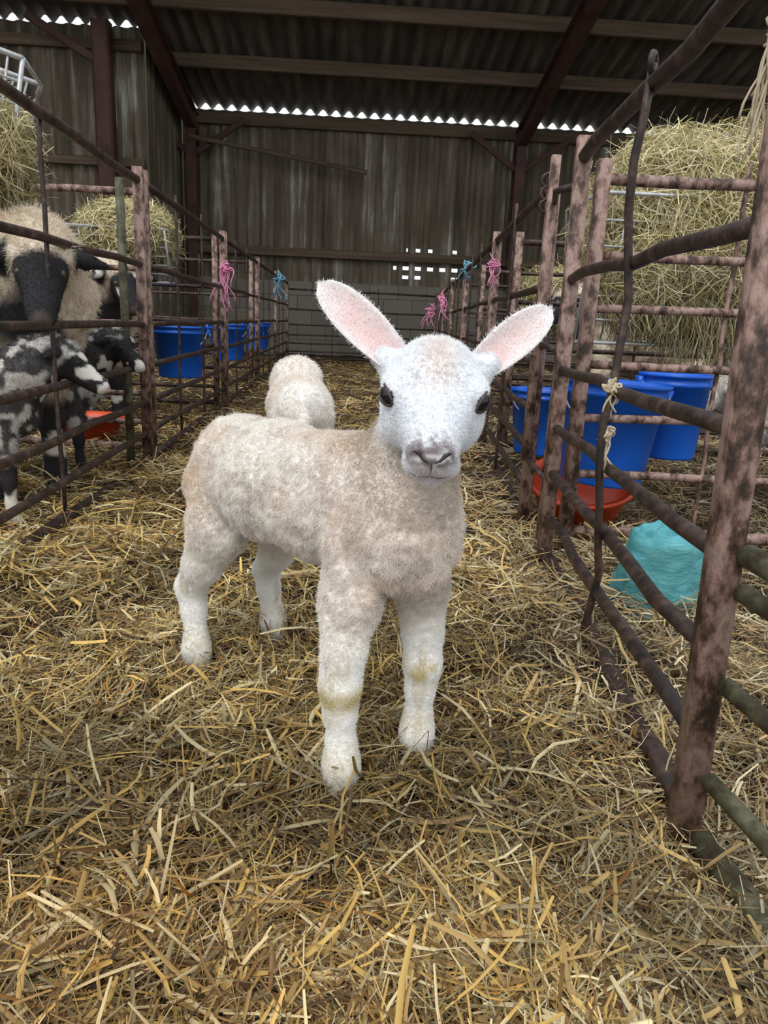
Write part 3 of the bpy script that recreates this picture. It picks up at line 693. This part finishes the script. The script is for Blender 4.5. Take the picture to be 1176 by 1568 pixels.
# ================================================================== building
def floor_mesh():
    nx,ny=200,260; xs=np.linspace(-8,8,nx); xs=np.sign(xs)*np.abs(xs/8)**1.6*8; ysn=np.concatenate([np.linspace(-3,.2,12),np.linspace(.25,3,130),np.linspace(3.05,12.0,ny-142)]); X,Y=np.meshgrid(xs,ysn,indexing='ij')
    Z=gh(X.ravel(),Y.ravel())-.004; V=np.stack([X.ravel(),Y.ravel(),Z],1); I=np.arange(nx*ny).reshape(nx,ny)
    F=np.stack([I[:-1,:-1],I[1:,:-1],I[1:,1:],I[:-1,1:]],-1).reshape(-1,4); me=npmesh('floor',V,F); me.materials.append(M_ground); return add_obj('floor',me)
floor_mesh()
def corr(name,x0,x1,z0,z1,y,period=.19,amp=.024,holes=None,rows=None,axis='x',mat=M_clad):
    n=int((x1-x0)/period*8)+1; xs=np.linspace(x0,x1,n); rows=rows if rows is not None else np.array([z0,z1])
    X,Z=np.meshgrid(xs,rows,indexing='ij'); Yv=y+amp*np.clip(1.5*np.sin(X*2*math.pi/period),-1,1)
    V=np.stack([X.ravel(),Yv.ravel(),Z.ravel()],1) if axis=='x' else np.stack([Yv.ravel(),X.ravel(),Z.ravel()],1)
    m_=len(rows); I=np.arange(n*m_).reshape(n,m_); F=np.stack([I[:-1,:-1],I[1:,:-1],I[1:,1:],I[:-1,1:]],-1)
    if holes is not None:
        xc=(xs[:-1]+xs[1:])/2; zc=(rows[:-1]+rows[1:])/2; k=~holes(*np.meshgrid(xc,zc,indexing='ij')); F=F[k]
    me=npmesh(name,V,F.reshape(-1,4)); me.materials.append(mat); return add_obj(name,me)
rz=lambda y:3.49+.2*(12-y)
rows=np.array([1.08,1.20,1.25,1.33,1.385,1.60,1.65,3.43])
def holes(X,Z):
    ph=((X/.19)%1); h_=vn(np.stack([np.floor(X/.19)*.7,Z*9,Z*0],-1),1,3)>.2
    return h_&(((X>.62)&(X<1.70)&(ph<.42)&(((Z>1.20)&(Z<1.25))|((Z>1.33)&(Z<1.385))))|((X>.8)&(X<1.7)&(ph<.36)&(Z>1.60)&(Z<1.65)))
corr('wall_back',-2.6,8,1.08,3.43,12.0,holes=holes,rows=rows)
corr('wall_back_left',-8,-2.6,1.08,rz(10.1)-.06,10.1)
corr('wall_return',10.1,12,0,rz(10.1)-.08,-2.6,axis='y')
corr('wall_left',3,10.1,0,3.8,-8,axis='y'); corr('wall_right',3,12,0,3.45,8,axis='y')
mb=MB(); mb.bar((-2.6,11.92,.52),(8,11.92,.52),.14,1.14,0,(0,1,0)); mb.obj('wall_back_base',[M_block])
mb=MB(); mb.bar((-8,10.02,.52),(-2.62,10.02,.52),.14,1.14,0,(0,1,0)); mb.obj('wall_back_left_base',[M_block])
xs=np.linspace(-8.2,8.2,int(16.4/.19*8)); ysr=np.array([12.04,10.14,8,6.2]); X,Y=np.meshgrid(xs,ysr,indexing='ij')
Z=rz(Y)+.04*np.sin(X*2*math.pi/.19); V=np.stack([X.ravel(),Y.ravel(),Z.ravel()],1); I=np.arange(X.size).reshape(X.shape)
F=np.stack([I[:-1,:-1],I[1:,:-1],I[1:,1:],I[:-1,1:]],-1); kk=np.ones(F.shape[:2],bool); kk[xs[:-1]<-2.65,0]=False
me=npmesh('ceiling',V,F[kk]); me.materials.append(M_roof); add_obj('ceiling',me)
mb=MB()
mb.bar((-2.6,10.6,rz(10.6)-.12),(8,10.6,rz(10.6)-.12),.07,.16,0,(0,1,0))
for y in (9.42,8.2,7.0): mb.bar((-8,y,rz(y)-.12),(8,y,rz(y)-.12),.07,.16,0,(0,1,0))
mb.obj('roof_purlins',[M_timber])
mb=MB(); mb.bar((-2.5,11.90,3.30),(8,11.90,3.30),.08,.16,0,(0,1,0)); mb.bar((-2.5,11.86,1.50),(8,11.86,1.50),.08,.12,0,(0,1,0)); mb.bar((-8,10.02,rz(10.1)-.28),(-2.6,10.02,rz(10.1)-.28),.06,.12,0,(0,1,0)); mb.bar((-8,9.98,2.3),(-2.6,9.98,2.3),.06,.10,0,(0,1,0))
mb.tube([(-2.4,11.6,2.98),(.15,11.6,2.62)],.035,8,0)
mb.obj('trim_girts',[M_timber])
def ibeam(mb,p0,p1,w=.14,d=.26,side=(1,0,0)):
    p0=np.array(p0,float);p1=np.array(p1,float);t=nrm(p1-p0);a=nrm(np.array(side)-t*np.dot(side,t));b_=np.cross(t,a)
    mb.bar(p0,p1,.02,d,0,a); mb.bar(p0+b_*d/2,p1+b_*d/2,w,.02,0,a); mb.bar(p0-b_*d/2,p1-b_*d/2,w,.02,0,a)
for X_ in (-7.14,-2.37,2.38,7.14):
    mb=MB(); y0=11.75 if X_>-3 else 9.9
    ibeam(mb,(X_,y0,0),(X_,y0,rz(y0)-.25)); ibeam(mb,(X_,y0+.1,rz(y0+.1)-.34),(X_,6.2,rz(6.2)-.34))
    if X_>-3:
        for sg in (-1,1): mb.bar((X_,y0-.05,2.75),(X_+sg*.75,y0-.05,3.25),.05,.08,0,(0,1,0))
    mb.obj('portal_frame',[M_beam])
mb=MB(); mb.bar((-2.98,9.75,0),(-2.98,9.75,rz(9.75)-.2),.2,.2,0); mb.bar((-3.0,9.7,3.3),(-3.8,9.7,3.75),.07,.09,0,(0,1,0)); mb.obj('barn_post',[M_beam])

# ================================================================== light & camera
w=bpy.data.worlds.new('World'); scene.world=w; w.use_nodes=True; bg=w.node_tree.nodes['Background']
bg.inputs[0].default_value=(.90,.95,1.0,1); bg.inputs[1].default_value=1.15
sl=bpy.data.lights.new('sun','SUN'); sl.energy=1.55; sl.angle=math.radians(34); sl.color=(1,.98,.95)
so=bpy.data.objects.new('sun',sl); COL.objects.link(so); so.rotation_euler=Vector((-.25,-.7,.95)).to_track_quat('Z','Y').to_euler()
th=D2(14.45); yw=D2(3.0); ro=D2(2.5)
Fw=Vector((math.sin(yw)*math.cos(th),math.cos(yw)*math.cos(th),-math.sin(th))); R0=Vector((math.cos(yw),-math.sin(yw),0)); U0=R0.cross(Fw)
R1=R0*math.cos(ro)+U0*math.sin(ro); U1=U0*math.cos(ro)-R0*math.sin(ro)
cam=bpy.data.cameras.new('camera'); cam.sensor_fit='VERTICAL'; cam.sensor_height=36; cam.lens=26; cam.clip_start=.02
co_=bpy.data.objects.new('camera',cam); COL.objects.link(co_)
mt=Matrix((( R1.x,U1.x,-Fw.x,0),(R1.y,U1.y,-Fw.y,0),(R1.z,U1.z,-Fw.z,.55),(0,0,0,1))); co_.matrix_world=mt
scene.camera=co_
